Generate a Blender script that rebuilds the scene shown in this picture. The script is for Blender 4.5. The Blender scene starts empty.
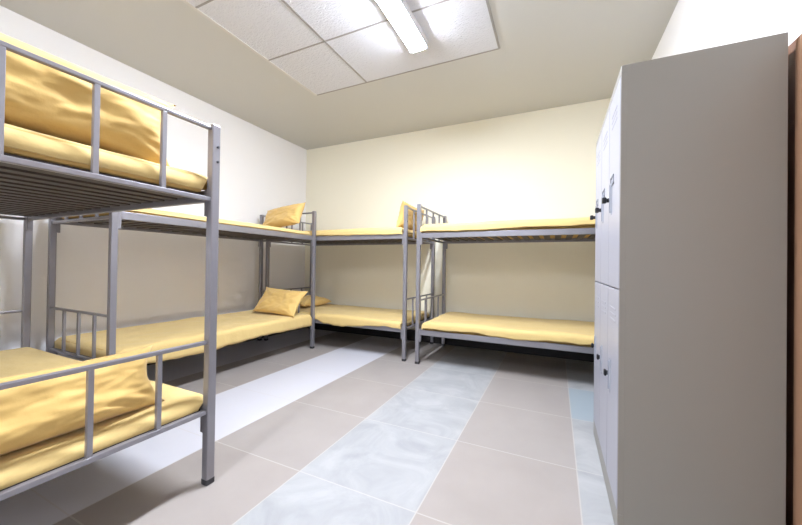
import bpy, bmesh, math, random
from mathutils import Vector, Matrix, noise
PI = math.pi
sc = bpy.context.scene
COL = sc.collection
random.seed(7)

# ------------------------------------------------------------------ materials
def lin(r, g, b):
    f = lambda c: (c / 255 / 12.92) if c / 255 <= .04045 else ((c / 255 + .055) / 1.055) ** 2.4
    return (f(r), f(g), f(b), 1)

def mat(name, rgb, rough=.5, metal=0., bump=None, vary=None, sheen=0., spec=.5):
    """Principled material; bump=(scale, strength, distance), vary=(scale, amount) mottles the colour"""
    m = bpy.data.materials.new(name); m.use_nodes = True
    n = m.node_tree.nodes; l = m.node_tree.links
    b = n['Principled BSDF']
    b.inputs['Base Color'].default_value = lin(*rgb)
    b.inputs['Roughness'].default_value = rough
    b.inputs['Metallic'].default_value = metal
    b.inputs['Specular IOR Level'].default_value = spec
    if sheen:
        b.inputs['Sheen Weight'].default_value = sheen
    tc = n.new('ShaderNodeTexCoord')
    if vary:
        t = n.new('ShaderNodeTexNoise'); t.inputs['Scale'].default_value = vary[0]; t.inputs['Detail'].default_value = 4
        l.new(tc.outputs['Object'], t.inputs['Vector'])
        mx = n.new('ShaderNodeMix'); mx.data_type = 'RGBA'
        c = lin(*rgb)
        mx.inputs[6].default_value = tuple(x * (1 - vary[1]) for x in c[:3]) + (1,)
        mx.inputs[7].default_value = tuple(min(1, x * (1 + vary[1])) for x in c[:3]) + (1,)
        l.new(t.outputs['Fac'], mx.inputs[0]); l.new(mx.outputs[2], b.inputs['Base Color'])
    if bump:
        t = n.new('ShaderNodeTexNoise'); t.inputs['Scale'].default_value = bump[0]; t.inputs['Detail'].default_value = 5
        l.new(tc.outputs['Object'], t.inputs['Vector'])
        bp = n.new('ShaderNodeBump'); bp.inputs['Strength'].default_value = bump[1]; bp.inputs['Distance'].default_value = bump[2]
        l.new(t.outputs['Fac'], bp.inputs['Height']); l.new(bp.outputs['Normal'], b.inputs['Normal'])
    return m

M_WALL = mat('white_plaster_paint', (242, 240, 239), .75, bump=(60, .12, .003))
M_WALLB = mat('cream_plaster_paint', (243, 237, 216), .75, bump=(60, .12, .003))
M_STEEL = mat('grey_enamelled_steel', (142, 139, 143), .30, .5, vary=(14, .08))
M_FOOT = mat('dark_rubber', (52, 50, 52), .7)
M_BOLT = mat('dark_steel_bolt', (60, 60, 66), .4, .6)
M_SLAT = mat('grey_steel_slat', (66, 59, 57), .5, .25, vary=(9, .12))
M_SHEET = mat('yellow_cotton_sheet', (212, 183, 118), .8, bump=(9, .5, .014), sheen=.15, vary=(3, .04))
M_PILLOW = mat('golden_yellow_cotton', (208, 171, 98), .72, bump=(14, .35, .008), sheen=.2, vary=(4, .05))
M_MATT = mat('straw_yellow_ticking', (196, 160, 92), .85, bump=(90, .2, .002))
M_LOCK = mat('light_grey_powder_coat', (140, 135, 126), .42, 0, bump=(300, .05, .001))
M_LDOOR_LIT = mat('lamplit_grey_powder_coat', (158, 157, 165), .38, bump=(300, .05, .001))  # door colour lightened and tinted lilac to imitate lamp light on the front
M_BLACK = mat('black_plastic', (18, 18, 20), .4)
M_RECESS = mat('grey_plastic_recess', (150, 152, 160), .5)
M_SHADE = mat('under_bed_shade_black', (28, 26, 25), .5)  # near black, stands in for the deep shade under the beds
M_WOODF = mat('brown_wood_frame', (132, 94, 74), .45, vary=(6, .15))
M_WOOD = mat('tan_wood_door', (182, 140, 110), .5, vary=(5, .12))
M_HOUSING = mat('white_lamp_housing', (235, 235, 238), .4)
M_GRID = mat('white_grid_bar', (206, 203, 198), .6)
M_GRIDD = mat('grey_grid_bar', (150, 146, 142), .5)

def glow(name, strength):
    m = bpy.data.materials.new(name); m.use_nodes = True
    b = m.node_tree.nodes['Principled BSDF']
    b.inputs['Base Color'].default_value = (.9, .9, .9, 1)
    b.inputs['Emission Color'].default_value = (.80, .87, 1, 1)
    b.inputs['Emission Strength'].default_value = strength
    return m
M_TUBE = glow('lit_lamp_diffuser', 36)
M_TUBE_FILL = glow('fill_lamp_diffuser', 16)

# floor: columns of beige and of white marble tiles, with fine joints
TX, X0, TY, Y0 = .636, .109, .645, 1.315
def floor_material():
    m = bpy.data.materials.new('striped_floor_tiles'); m.use_nodes = True
    n = m.node_tree.nodes; l = m.node_tree.links; b = n['Principled BSDF']
    geo = n.new('ShaderNodeTexCoord'); sx = n.new('ShaderNodeSeparateXYZ'); l.new(geo.outputs['Object'], sx.inputs[0])
    def math_(op, a, bb=None, cl=False):
        k = n.new('ShaderNodeMath'); k.operation = op; k.use_clamp = cl
        for i, v in enumerate((a, bb)):
            if v is None: continue
            if isinstance(v, (int, float)): k.inputs[i].default_value = v
            else: l.new(v, k.inputs[i])
        return k.outputs[0]
    def mixc(f, a, c):
        k = n.new('ShaderNodeMix'); k.data_type = 'RGBA'
        l.new(f, k.inputs[0])
        for i, v in ((6, a), (7, c)):
            if isinstance(v, tuple): k.inputs[i].default_value = v
            else: l.new(v, k.inputs[i])
        return k.outputs[2]
    u = math_('DIVIDE', math_('SUBTRACT', sx.outputs[0], X0), TX)
    v = math_('DIVIDE', math_('SUBTRACT', sx.outputs[1], Y0), TY)
    iu, iv = math_('FLOOR', u), math_('FLOOR', v)
    fu, fv = math_('FRACT', u), math_('FRACT', v)
    par = math_('FLOORED_MODULO', iu, 2.0)           # 0: white columns, 1: beige
    # per-tile random
    cv = n.new('ShaderNodeCombineXYZ'); l.new(iu, cv.inputs[0]); l.new(iv, cv.inputs[1])
    wn = n.new('ShaderNodeTexWhiteNoise'); wn.noise_dimensions = '3D'; l.new(cv.outputs[0], wn.inputs['Vector'])
    rnd = wn.outputs['Value']
    # marble clouds, shifted tile by tile
    off = n.new('ShaderNodeVectorMath'); off.operation = 'MULTIPLY_ADD'
    l.new(wn.outputs['Color'], off.inputs[0]); off.inputs[1].default_value = (9, 9, 9); l.new(geo.outputs['Object'], off.inputs[2])
    nz = n.new('ShaderNodeTexNoise'); nz.inputs['Scale'].default_value = 3.2; nz.inputs['Detail'].default_value = 7
    nz.inputs['Distortion'].default_value = 1.2; nz.inputs['Roughness'].default_value = .62
    l.new(off.outputs[0], nz.inputs['Vector'])
    cloud = math_('MULTIPLY', math_('SUBTRACT', nz.outputs['Fac'], .36, True), 3.2, True)
    white = mixc(cloud, lin(150, 150, 150), lin(170, 169, 168))
    # the columns differ: the left one is a cleaner white, the one by the lockers is bluish
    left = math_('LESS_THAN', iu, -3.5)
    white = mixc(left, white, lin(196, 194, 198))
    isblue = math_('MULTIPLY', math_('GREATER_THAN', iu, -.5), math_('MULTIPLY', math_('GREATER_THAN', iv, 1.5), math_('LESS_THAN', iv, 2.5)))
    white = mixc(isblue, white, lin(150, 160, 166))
    nb = n.new('ShaderNodeTexNoise'); nb.inputs['Scale'].default_value = 5; nb.inputs['Detail'].default_value = 6
    l.new(off.outputs[0], nb.inputs['Vector'])
    beige = mixc(nb.outputs['Fac'], lin(148, 139, 132), lin(163, 154, 147))
    beige = mixc(math_('MULTIPLY', rnd, .35), beige, lin(152, 147, 143))
    tile = mixc(par, white, beige)
    gu = math_('MAXIMUM', math_('LESS_THAN', fu, .005), math_('GREATER_THAN', fu, .995))
    gv = math_('MAXIMUM', math_('LESS_THAN', fv, .005), math_('GREATER_THAN', fv, .995))
    g = math_('MAXIMUM', gu, gv)
    col = mixc(math_('MULTIPLY', g, .5), tile, lin(190, 182, 174))
    l.new(col, b.inputs['Base Color'])
    b.inputs['Roughness'].default_value = .38
    b.inputs['Specular IOR Level'].default_value = .35
    bp = n.new('ShaderNodeBump'); bp.inputs['Strength'].default_value = .25; bp.inputs['Distance'].default_value = .002
    l.new(math_('SUBTRACT', 1.0, g), bp.inputs['Height']); l.new(bp.outputs['Normal'], b.inputs['Normal'])
    return m

M_CEIL = mat('painted_ceiling', (200, 199, 195), .85, bump=(40, .08, .002))
def board_material():
    m = mat('fissured_ceiling_board', (214, 214, 219), .85)
    n = m.node_tree.nodes; l = m.node_tree.links; b = n['Principled BSDF']
    tc = n.new('ShaderNodeTexCoord')
    mp = n.new('ShaderNodeMapping'); mp.inputs['Scale'].default_value = (1, 2.2, 1); mp.inputs['Rotation'].default_value = (0, 0, .6)
    l.new(tc.outputs['Object'], mp.inputs[0])
    t = n.new('ShaderNodeTexNoise'); t.inputs['Scale'].default_value = 30; t.inputs['Detail'].default_value = 3; t.inputs['Distortion'].default_value = 1
    l.new(mp.outputs[0], t.inputs['Vector'])
    bp = n.new('ShaderNodeBump'); bp.inputs['Strength'].default_value = .8; bp.inputs['Distance'].default_value = .012
    l.new(t.outputs['Fac'], bp.inputs['Height']); l.new(bp.outputs['Normal'], b.inputs['Normal'])
    return m

# ------------------------------------------------------------------ mesh helpers
def obj(name, bm, m, parent=None, smooth=False):
    me = bpy.data.meshes.new(name); bm.normal_update(); bm.to_mesh(me); bm.free()
    if smooth:
        for p in me.polygons: p.use_smooth = True
    me.materials.append(m)
    o = bpy.data.objects.new(name, me); COL.objects.link(o)
    if parent: o.parent = parent
    return o

def box(bm, lo, hi, bev=0.):
    c = [(a + b) / 2 for a, b in zip(lo, hi)]; s = [abs(b - a) for a, b in zip(lo, hi)]
    t = bmesh.new(); bmesh.ops.create_cube(t, size=1, matrix=Matrix.Translation(c) @ Matrix.Diagonal((*s, 1)))
    if bev: bmesh.ops.bevel(t, geom=t.edges[:], offset=bev, segments=2, affect='EDGES', profile=.5)
    merge(bm, t)

def merge(bm, t):
    me = bpy.data.meshes.new('tmp'); t.to_mesh(me); t.free(); bm.from_mesh(me); bpy.data.meshes.remove(me)

def cyl(bm, p, axis, r, h, seg=14, bev=0.):
    t = bmesh.new()
    bmesh.ops.create_cone(t, cap_ends=True, segments=seg, radius1=r, radius2=r, depth=h)
    if bev:
        es = [e for e in t.edges if abs(e.verts[0].co.z - e.verts[1].co.z) < 1e-6]
        bmesh.ops.bevel(t, geom=es, offset=bev, segments=2, affect='EDGES')
    rot = {'x': Matrix.Rotation(PI / 2, 4, 'Y'), 'y': Matrix.Rotation(PI / 2, 4, 'X'), 'z': Matrix.Identity(4)}[axis]
    bmesh.ops.transform(t, matrix=Matrix.Translation(p) @ rot, verts=t.verts)
    merge(bm, t)

def one_box(name, lo, hi, m, parent=None, bev=0.):
    bm = bmesh.new(); box(bm, lo, hi, bev); return obj(name, bm, m, parent)

def struct(o):
    o['kind'] = 'structure'; return o

def tag(o, label, cat, group=None):
    o['label'] = label; o['category'] = cat
    if group: o['group'] = group
    return o

def empty(name, loc=(0, 0, 0), rz=0):
    o = bpy.data.objects.new(name, None); COL.objects.link(o)
    o.empty_display_size = .1; o.location = loc; o.rotation_euler = (0, 0, rz); return o

def copy_tree(o, parent=None):
    c = o.copy(); COL.objects.link(c); c.parent = parent
    for ch in list(o.children): copy_tree(ch, c)
    return c

# ------------------------------------------------------------------ the room
XL, XR, YF, YB, ZC = -3.744, .762, -2.3, 4.272, 2.93
W = .12
struct(one_box('floor', (XL - W, YF - W, -.1), (XR + W, YB + W, 0), floor_material()))
struct(one_box('ceiling', (XL - W, YF - W, ZC), (XR + W, YB + W, ZC + .1), M_CEIL))
struct(one_box('wall_left', (XL - W, YF - W, 0), (XL, YB + W, ZC), M_WALL))
struct(one_box('wall_right', (XR, YF - W, 0), (XR + W, YB + W, ZC), M_WALL))
struct(one_box('wall_back', (XL, YB, 0), (XR, YB + W, ZC), M_WALLB))
struct(one_box('wall_front', (XL, YF - W, 0), (XR, YF, ZC), M_WALL))
struct(one_box('shade_strip_left', (XL, YF, 0), (XL + .012, YB, .15), M_SHADE))  # added dark strips along the wall foot, painted shade under the beds
struct(one_box('shade_strip_back', (XL + .012, YB - .012, 0), (XR, YB, .15), M_SHADE))

# ceiling boards and the bars between them
struct(one_box('trim_3', (-2.44, YF, ZC - .002), (-.457, 2.918, ZC + .002), board_material()))
bm = bmesh.new()
box(bm, (-2.453, YF, ZC - .006), (-2.423, 2.918, ZC + .002))
struct(obj('trim_1', bm, M_GRID))
bm = bmesh.new()
for x in (-1.782, -.457): box(bm, (x - .009, YF, ZC - .005), (x + .009, 2.918, ZC + .002))
for k in range(7): box(bm, (-2.423, 2.918 - .685 * k - .007, ZC - .005), (-.457, 2.918 - .685 * k + .007, ZC + .002))
struct(obj('trim_2', bm, M_GRIDD))

# wooden door in the right wall
d = empty('door_1', (XR, 1.2, 0)); struct(d)
bm = bmesh.new()
box(bm, (-.015, .362, 0), (0, .46, 1.855), .003); box(bm, (-.015, -.66, 0), (0, -.545, 1.855), .003); box(bm, (-.015, -.545, 1.83), (0, .362, 1.855), .003)
obj('door_frame', bm, M_WOODF, d)
bm = bmesh.new()
box(bm, (-.040, -.543, .005), (-.001, .360, 1.828), .003)
for z0, z1 in ((.10, .42), (.49, 1.05), (1.15, 1.72)):
    box(bm, (-.047, -.44, z0), (-.038, .26, z1), .004)
leaf = obj('door_leaf', bm, M_WOOD, d)
bm = bmesh.new(); cyl(bm, (-.06, -.47, .98), 'x', .012, .06); box(bm, (-.098, -.48, .97), (-.08, -.36, .99), .004)
obj('door_handle', bm, M_BOLT, leaf)

# ------------------------------------------------------------------ ceiling lamps
def lamp(x, y0, y1, label, m):
    r = empty('ceiling_light', (x, (y0 + y1) / 2, ZC)); h = (y1 - y0) / 2
    bm = bmesh.new(); box(bm, (-.078, -h, -.066), (.078, h, 0), .006); obj('housing', bm, M_HOUSING, r)
    for s in (-1, 1):
        bm = bmesh.new(); box(bm, (-.080, s * h - .012, -.080), (.080, s * h + .012, -.0), .008); obj('end_cap', bm, M_HOUSING, r)
    bm = bmesh.new()
    t = bmesh.new(); bmesh.ops.create_cone(t, cap_ends=True, segments=24, radius1=.073, radius2=.073, depth=2 * h - .03)
    bmesh.ops.transform(t, matrix=Matrix.Translation((0, 0, -.063)) @ Matrix.Diagonal((1, 1, .36, 1)) @ Matrix.Rotation(PI / 2, 4, 'X'), verts=t.verts)
    merge(bm, t); obj('diffuser', bm, m, r)
    tag(r, label, 'ceiling light')
    return r
lamp(-1.06, 1.32, 2.56, 'lit white batten lamp on the tiled ceiling', M_TUBE)

# ------------------------------------------------------------------ bunk beds
L, BW, H, P = 2.06, .900, 1.706, .020          # post spacing along and across, height, half post width
HX, HY = L / 2, BW / 2
ZU, ZD = 1.395, .365                            # tops of the side rails

def make_bunk():
    r = empty('bunk_bed')
    for sx in (-1, 1):
        for sy in (-1, 1):
            x, y = sx * HX, sy * HY
            bm = bmesh.new(); box(bm, (x - P, y - P, .006), (x + P, y + P, H), .005)
            po = obj('post', bm, M_STEEL, r)
            bm = bmesh.new(); box(bm, (x - P - .001, y - P - .001, 0), (x + P + .001, y + P + .001, .028), .004)
            obj('foot_cap', bm, M_FOOT, po)
            for z in (1.60, 1.53):
                bm = bmesh.new(); cyl(bm, (x + sx * (P + .001), y + .006 * sy, z), 'x', .006, .006, 10)
                obj('bolt', bm, M_BOLT, po)
    for zt in (ZU, ZD):
        for sy in (-1, 1):
            bm = bmesh.new(); y = sy * (HY - .002)
            box(bm, (-HX + P, y - .012, zt - .055), (HX - P, y + .012, zt), .004)
            ra = obj('side_rail', bm, M_STEEL, r)
            for sx in (-1, 1):
                bm = bmesh.new(); x = sx * (HX - P - .008)
                box(bm, (x - .012, y - .016, zt - .125), (x + .012, y + .016, zt + .004), .004)
                obj('bracket', bm, M_STEEL, ra)
        for sx in (-1, 1):
            x = sx * HX; zr = zt - (.036 if zt > 1 else .010)
            bm = bmesh.new(); box(bm, (x - .012, -HY + P, zr - .020), (x + .012, HY - P, zr), .003)
            obj('end_rail', bm, M_STEEL, r)
            zg = zt + (.300 if zt > 1 else .316)
            bm = bmesh.new(); box(bm, (x - .010, -HY + P, zg - .018), (x + .010, HY - P, zg), .004)
            g = obj('guard_rail', bm, M_STEEL, r)
            for k in (-1, 0, 1):
                bm = bmesh.new(); y = k * BW / 4 - .0
                box(bm, (x - .009, y - .009, zr - .002), (x + .009, y + .009, zg - .016), .002)
                obj('baluster', bm, M_STEEL, g)
        bm = bmesh.new()                          # slats across the bed
        n = 19
        for i in range(n):
            x = -HX + .07 + (L - .14) * i / (n - 1)
            box(bm, (x - .03, -HY + .010, zt - .030), (x + .03, HY - .010, zt - .018), .002)
        obj('slat_base', bm, M_SLAT, r)
    return r

SLAT = {'u': ZU - .018, 'd': ZD - .018}
bunk = make_bunk()
beds = {}
for key, (x, y, rz, lab) in {
    'near': (-2.52, .602, PI, 'grey steel bunk bed nearest the camera, its railed end cut by the left picture edge'),
    'left': (-3.178, 2.240, PI / 2, 'grey steel bunk bed running along the left wall to the room corner'),
    'corner': (-2.526, 3.766, 0, 'grey steel bunk bed in the far left corner along the back wall'),
    'back': (-.300, 3.740, 0, 'grey steel bunk bed on the back wall with its right end behind the locker')}.items():
    b = bunk if key == 'near' else copy_tree(bunk)
    b.location = (x, y, 0); b.rotation_euler.z = rz; beds[key] = b
    tag(b, lab, 'bunk bed', 'grey steel bunk beds')

# ------------------------------------------------------------------ bedding
def fbm(p, s, seed):
    return noise.fractal(Vector((p[0] * s + seed * 7.3, p[1] * s - seed * 3.1, seed * 1.7)), 1., 2., 3)

def mattress(bed, tier, seed, lab, th=.075, drop=(.05, .05), amp=.007, hx=1.0, end=(0, 0), wave=.02):
    """mattress lying on a bunk with a loose sheet over it; drop = hang of the sheet below the top, at -y and +y"""
    b = beds[bed]; z0 = SLAT[tier]
    r = empty('mattress', b.matrix_basis @ Vector((0, 0, z0)), b.rotation_euler.z)
    tag(r, lab, 'mattress', 'yellow sheeted mattresses')
    bm = bmesh.new(); box(bm, (-hx + end[0], -HY + .025, .001), (hx - .006 + end[1], HY - .025, th), .022)
    obj('mattress_pad', bm, M_MATT, r, True)
    nx, prof = 90, []
    wys = [HY + .019 if dr_ > .055 else HY - .018 for dr_ in drop]
    R = .035
    # across: hang, rounded shoulder, top, shoulder, hang   (y, depth below the top)
    for side in (-1, 1):
        pts = [('h', side, k / 4) for k in range(4)] + [('r', side, k / 5) for k in range(5)]
        prof.append(pts if side < 0 else pts[::-1])
    top = [('t', 0, -1 + 2 * k / 28) for k in range(29)]
    row = prof[0] + top + prof[1]
    bm = bmesh.new(); grid = []
    x0, x1 = -hx + end[0] - .004, hx + end[1]
    for i in range(nx + 1):
        u = i / nx; x = x0 + (x1 - x0) * u; line = []
        e = min(u, 1 - u) * (x1 - x0); sag = max(0, 1 - e / .05) ** 2 * .03
        for kind, s, q in row:
            dr = drop[0] if s < 0 else drop[1]; wy = wys[0] if s < 0 else wys[1]
            hang = max(R + .004, dr + wave * fbm((x, s), 1.6, seed + s) + .3 * wave * noise.noise(Vector((x * 9, s, seed))))
            if kind == 't':
                y = -(wys[0] - R) + (q + 1) / 2 * (wys[0] + wys[1] - 2 * R); z = th + .008
            elif kind == 'r':
                a = (PI / 2) * q; y = s * (wy - R + R * math.cos(a)); z = th + .008 - R + R * math.sin(a)
            else:
                if dr <= .055: hang = min(hang, th - .024)
                y = s * (wy + .003 * abs(noise.noise(Vector((x * 7, s * 3, seed))))); z = th + .008 - R - (hang - R) * (1 - q)
            f = 1 if kind == 't' else .5
            wr = amp * fbm((x, y), 2.2, seed) + amp * .5 * abs(noise.noise(Vector((x * 5 + y * 3, y * 9 - x * 2, seed * 2.)))) + amp * .35 * fbm((x * .4, y * 2), 8, seed + 4)
            zz = z + f * wr - (sag if kind != 'h' else sag * .4)
            if abs(y) < HY + .017: zz = max(zz, .027)
            line.append(bm.verts.new((x, y, zz)))
        grid.append(line)
    # tuck the two ends down
    for g, sg in ((0, -1), (nx, 1)):
        line = []
        for v in grid[g]:
            inner = abs(v.co.y) < HY - .045
            line.append(bm.verts.new((v.co.x + sg * (.012 if inner else .003), v.co.y, max(min(v.co.z - .05, th - .03), .010) if inner else v.co.z)))
        if g == 0: grid.insert(0, line)
        else: grid.append(line)
    for a, c in zip(grid[:-1], grid[1:]):
        for j in range(len(a) - 1): bm.faces.new((a[j], c[j], c[j + 1], a[j + 1]))
    bmesh.ops.recalc_face_normals(bm, faces=bm.faces[:])
    s = obj('bed_sheet', bm, M_SHEET, r, True)
    so = s.modifiers.new('thickness', 'SOLIDIFY'); so.thickness = .004; so.offset = 1
    return r

mattress('near', 'u', 1, 'yellow sheeted mattress on the top tier nearest the camera, behind upright pillow', drop=(.065, .065), th=.088)
mattress('near', 'd', 2, 'yellow sheeted mattress on the bottom tier nearest the camera, at lower left', drop=(.065, .065), th=.055)
mattress('left', 'u', 3, 'yellow sheeted mattress on the top tier along the left wall', drop=(.05, .05), th=.06)
mattress('left', 'd', 4, 'yellow sheeted mattress on the bottom tier along the left wall, sheet hanging over the rail', drop=(.135, .06), amp=.010, wave=.03)
mattress('corner', 'u', 5, 'yellow sheeted mattress on the top tier in the far left corner', drop=(.075, .05), th=.085)
mattress('corner', 'd', 6, 'yellow sheeted mattress on the bottom tier in the far left corner', drop=(.085, .05), amp=.009, wave=.06)
mattress('back', 'u', 8, 'yellow sheeted mattress on the top tier beside the locker on the back wall', drop=(.075, .05), th=.10)
mattress('back', 'd', 9, 'yellow sheeted mattress on the bottom tier beside the locker on the back wall', drop=(.085, .05), th=.10, amp=.010, wave=.03, end=(.03, 0))

def pillow(seed, w, h, t, loc, normal, up, lab, wr=.012, pinch=(.11, .11), side=.13, roll=0):
    """soft pillow: w wide, h high, t thick; normal = where its face looks, up = its height direction"""
    n = Vector(normal).normalized(); u = Vector(up); u = (u - n * u.dot(n)).normalized(); a = u.cross(n)
    N, Mv = 56, 40
    bm = bmesh.new(); sheets = []
    for s in (1, -1):
        g = []
        for i in range(N + 1):
            line = []
            for j in range(Mv + 1):
                p, q = -1 + 2 * i / N, -1 + 2 * j / Mv
                x = p * w / 2 * (1 - side * (1 - q * q) * abs(p) ** 3)
                y = q * h / 2 * (1 - pinch[q > 0] * (1 - p * p) * abs(q) ** 3)
                c = max(0, (1 - p ** 4)) ** .55 * max(0, (1 - q ** 4)) ** .55
                cor = (abs(p) * abs(q)) ** 2
                z = s * t / 2 * c * (1 - .35 * cor)
                fold = 0
                for cx, cy in ((1, 1), (-1, 1), (1, -1), (-1, -1)):     # creases running in from the corners
                    dx, dy = p - cx, q - cy; rr = math.hypot(dx, dy)
                    if rr > 1e-4: fold += math.sin(math.atan2(dy, dx) * 11 + seed) * math.exp(-((rr - .5) / .35) ** 2)
                z += s * wr * c ** .8 * (.5 * fold + 1.1 * fbm((p * 1.3, q), 1.7, seed + s) + .8 * abs(noise.noise(Vector((p * 3.3 + q, q * 4 - p, seed + s * 3)))))
                ed = (1 - c) ** 2
                zz = z + ed * .018 * noise.noise(Vector((p * 2.7, q * 2.7, seed)))      # wavy hem
                line.append((x, y, zz, i in (0, N) or j in (0, Mv)))
            g.append(line)
        sheets.append(g)
    vs = []
    for si, g in enumerate(sheets):
        vv = []
        for i, line in enumerate(g):
            l2 = []
            for j, (x, y, z, rim) in enumerate(line):
                if si == 1 and rim: l2.append(vs[0][i][j])
                else: l2.append(bm.verts.new((x, y, z)))
            vv.append(l2)
        vs.append(vv)
    for si, vv in enumerate(vs):
        for i in range(N):
            for j in range(Mv):
                f = (vv[i][j], vv[i + 1][j], vv[i + 1][j + 1], vv[i][j + 1])
                bm.faces.new(f if si == 0 else f[::-1])
    o = obj('pillow', bm, M_PILLOW, None, True)
    R = Matrix((a, u, n)).transposed().to_4x4()
    o.matrix_world = Matrix.Translation(loc) @ R @ Matrix.Rotation(roll, 4, 'Z')
    tag(o, lab, 'pillow', 'yellow pillows')
    return o

pillow(1, .88, .31, .21, (-1.645, .525, 1.638), (1, 0, -.05), (.05, 0, 1), 'large golden pillow standing upright against the top guard rail nearest the camera', pinch=(.02, .16), side=.19, wr=.014)
pillow(2, .82, .26, .17, (-1.64, .50, .543), (1, 0, .40), (-.40, 0, 1), 'golden pillow leaning behind the bottom guard rail nearest the camera', pinch=(.03, .1), wr=.014)
pillow(3, .70, .30, .13, (-3.06, 3.08, 1.625), (-.12, -1, .45), (0, .45, 1), 'yellow pillow propped on the top tier at the far end of the left wall', roll=.04)
pillow(4, .70, .36, .11, (-3.03, 3.02, .588), (0, -1, .75), (0, .75, 1), 'pale yellow pillow propped on the bottom tier at the far end of the left wall', roll=-.04)
pillow(5, .68, .32, .13, (-1.62, 3.74, 1.63), (-1, 0, .3), (.3, 0, 1), 'yellow pillow standing against the top guard rail between the two back wall bunks')
pillow(6, .62, .38, .11, (-3.25, 3.80, .51), (.12, 0, 1), (-1, 0, 0), 'yellow pillow lying flat on the bottom tier in the far left corner')

# ------------------------------------------------------------------ locker
LX0, LX1, LY0, LY1, LH = .227, .699, 1.542, 2.442, 1.85
lk = empty('locker', ((LX0 + LX1) / 2, (LY0 + LY1) / 2, 0))
tag(lk, 'tall light grey steel locker with six doors against the right wall', 'locker')
hx, hy = (LX1 - LX0) / 2, (LY1 - LY0) / 2
bm = bmesh.new()
box(bm, (-hx + .018, -hy, .0), (hx, hy, LH), .003)
box(bm, (-hx + .001, -hy, .0), (-hx + .02, hy, .09), .002)
box(bm, (-hx + .001, -hy, LH - .03), (-hx + .02, hy, LH), .002)
for y in (-hy + .004, hy - .004): box(bm, (-hx + .001, y - .004, .09), (-hx + .02, y + .004, LH - .03))
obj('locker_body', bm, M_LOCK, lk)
cw = (2 * hy - .02) / 3
for row_, (z0, z1) in enumerate(((.095, .962), (.968, LH - .034))):
    for c in range(3):
        y0 = -hy + .010 + c * cw; y1 = y0 + cw
        bm = bmesh.new(); box(bm, (-hx, y0 + .003, z0), (-hx + .017, y1 - .003, z1), .002)
        for zz in (z1 - .09, z1 - .115, z1 - .14):   # pressed louvres
            box(bm, (-hx - .0015, (y0 + y1) / 2 - .07, zz), (-hx + .002, (y0 + y1) / 2 + .07, zz + .008), .002)
        dr = obj('locker_door', bm, M_LDOOR_LIT, lk)
        zl = 1.365 if row_ else .565
        bm = bmesh.new(); yh = y1 - .085
        box(bm, (-hx - .003, yh - .014, zl - .075), (-hx + .002, yh + .014, zl + .075), .003)
        box(bm, (-hx - .008, yh + .008, zl - .065), (-hx + .002, yh + .013, zl + .065), .002)
        obj('pull_recess', bm, M_RECESS, dr)
        bm = bmesh.new(); yl = y1 - .042
        pr = .034 if row_ else .02
        cyl(bm, (-hx - pr / 2, yl, zl), 'x', .010, pr, 14, .002)
        box(bm, (-hx - pr, yl - .014, zl - .014), (-hx - pr * .45, yl + .014, zl + .014), .005)
        obj('lock', bm, M_BLACK, dr)
        if row_:
            bm = bmesh.new(); ym = (y0 + y1) / 2 + .04
            for a in ((ym - .04, zl + .055, ym + .04, zl + .060), (ym - .04, zl + .092, ym + .04, zl + .097), (ym - .04, zl + .055, ym - .035, zl + .097), (ym + .035, zl + .055, ym + .04, zl + .097)):
                box(bm, (-hx - .004, a[0], a[1]), (-hx + .001, a[2], a[3]))
            obj('label_holder', bm, M_RECESS, dr)

# ------------------------------------------------------------------ light and camera
rear = lamp(-1.09, -1.45, -.18, 'unseen dimmer batten lamp added on the ceiling behind the camera for fill light', M_TUBE_FILL)  # unseen lamp, put in to supply fill light

w = bpy.data.worlds.new('room_air'); sc.world = w; w.use_nodes = True
w.node_tree.nodes['Background'].inputs[0].default_value = (.8, .85, 1, 1)
w.node_tree.nodes['Background'].inputs[1].default_value = .3

a, b_, c_ = map(math.radians, (25.045, .445, .819))
Rv = Vector((math.cos(a), math.sin(a), 0)); Fv = Vector((-math.sin(a), math.cos(a), 0)); Uv = Vector((0, 0, 1))
Fv, Uv = math.cos(b_) * Fv + math.sin(b_) * Uv, -math.sin(b_) * Fv + math.cos(b_) * Uv
Rv, Uv = math.cos(c_) * Rv + math.sin(c_) * Uv, -math.sin(c_) * Rv + math.cos(c_) * Uv
cd = bpy.data.cameras.new('camera'); cam = bpy.data.objects.new('camera', cd); COL.objects.link(cam)
cd.sensor_width = 36; cd.lens = 36 * 331.065 / 802; cd.clip_start = .05
mw = Matrix((Rv, Uv, -Fv)).transposed().to_4x4(); mw.translation = (0, 0, 1.05)
cam.matrix_world = mw
sc.camera = cam
vs_ = sc.view_settings
vs_.view_transform = 'Standard'; vs_.look = 'None'; vs_.gamma = 1; vs_.use_curve_mapping = False
vs_.exposure = 3.02
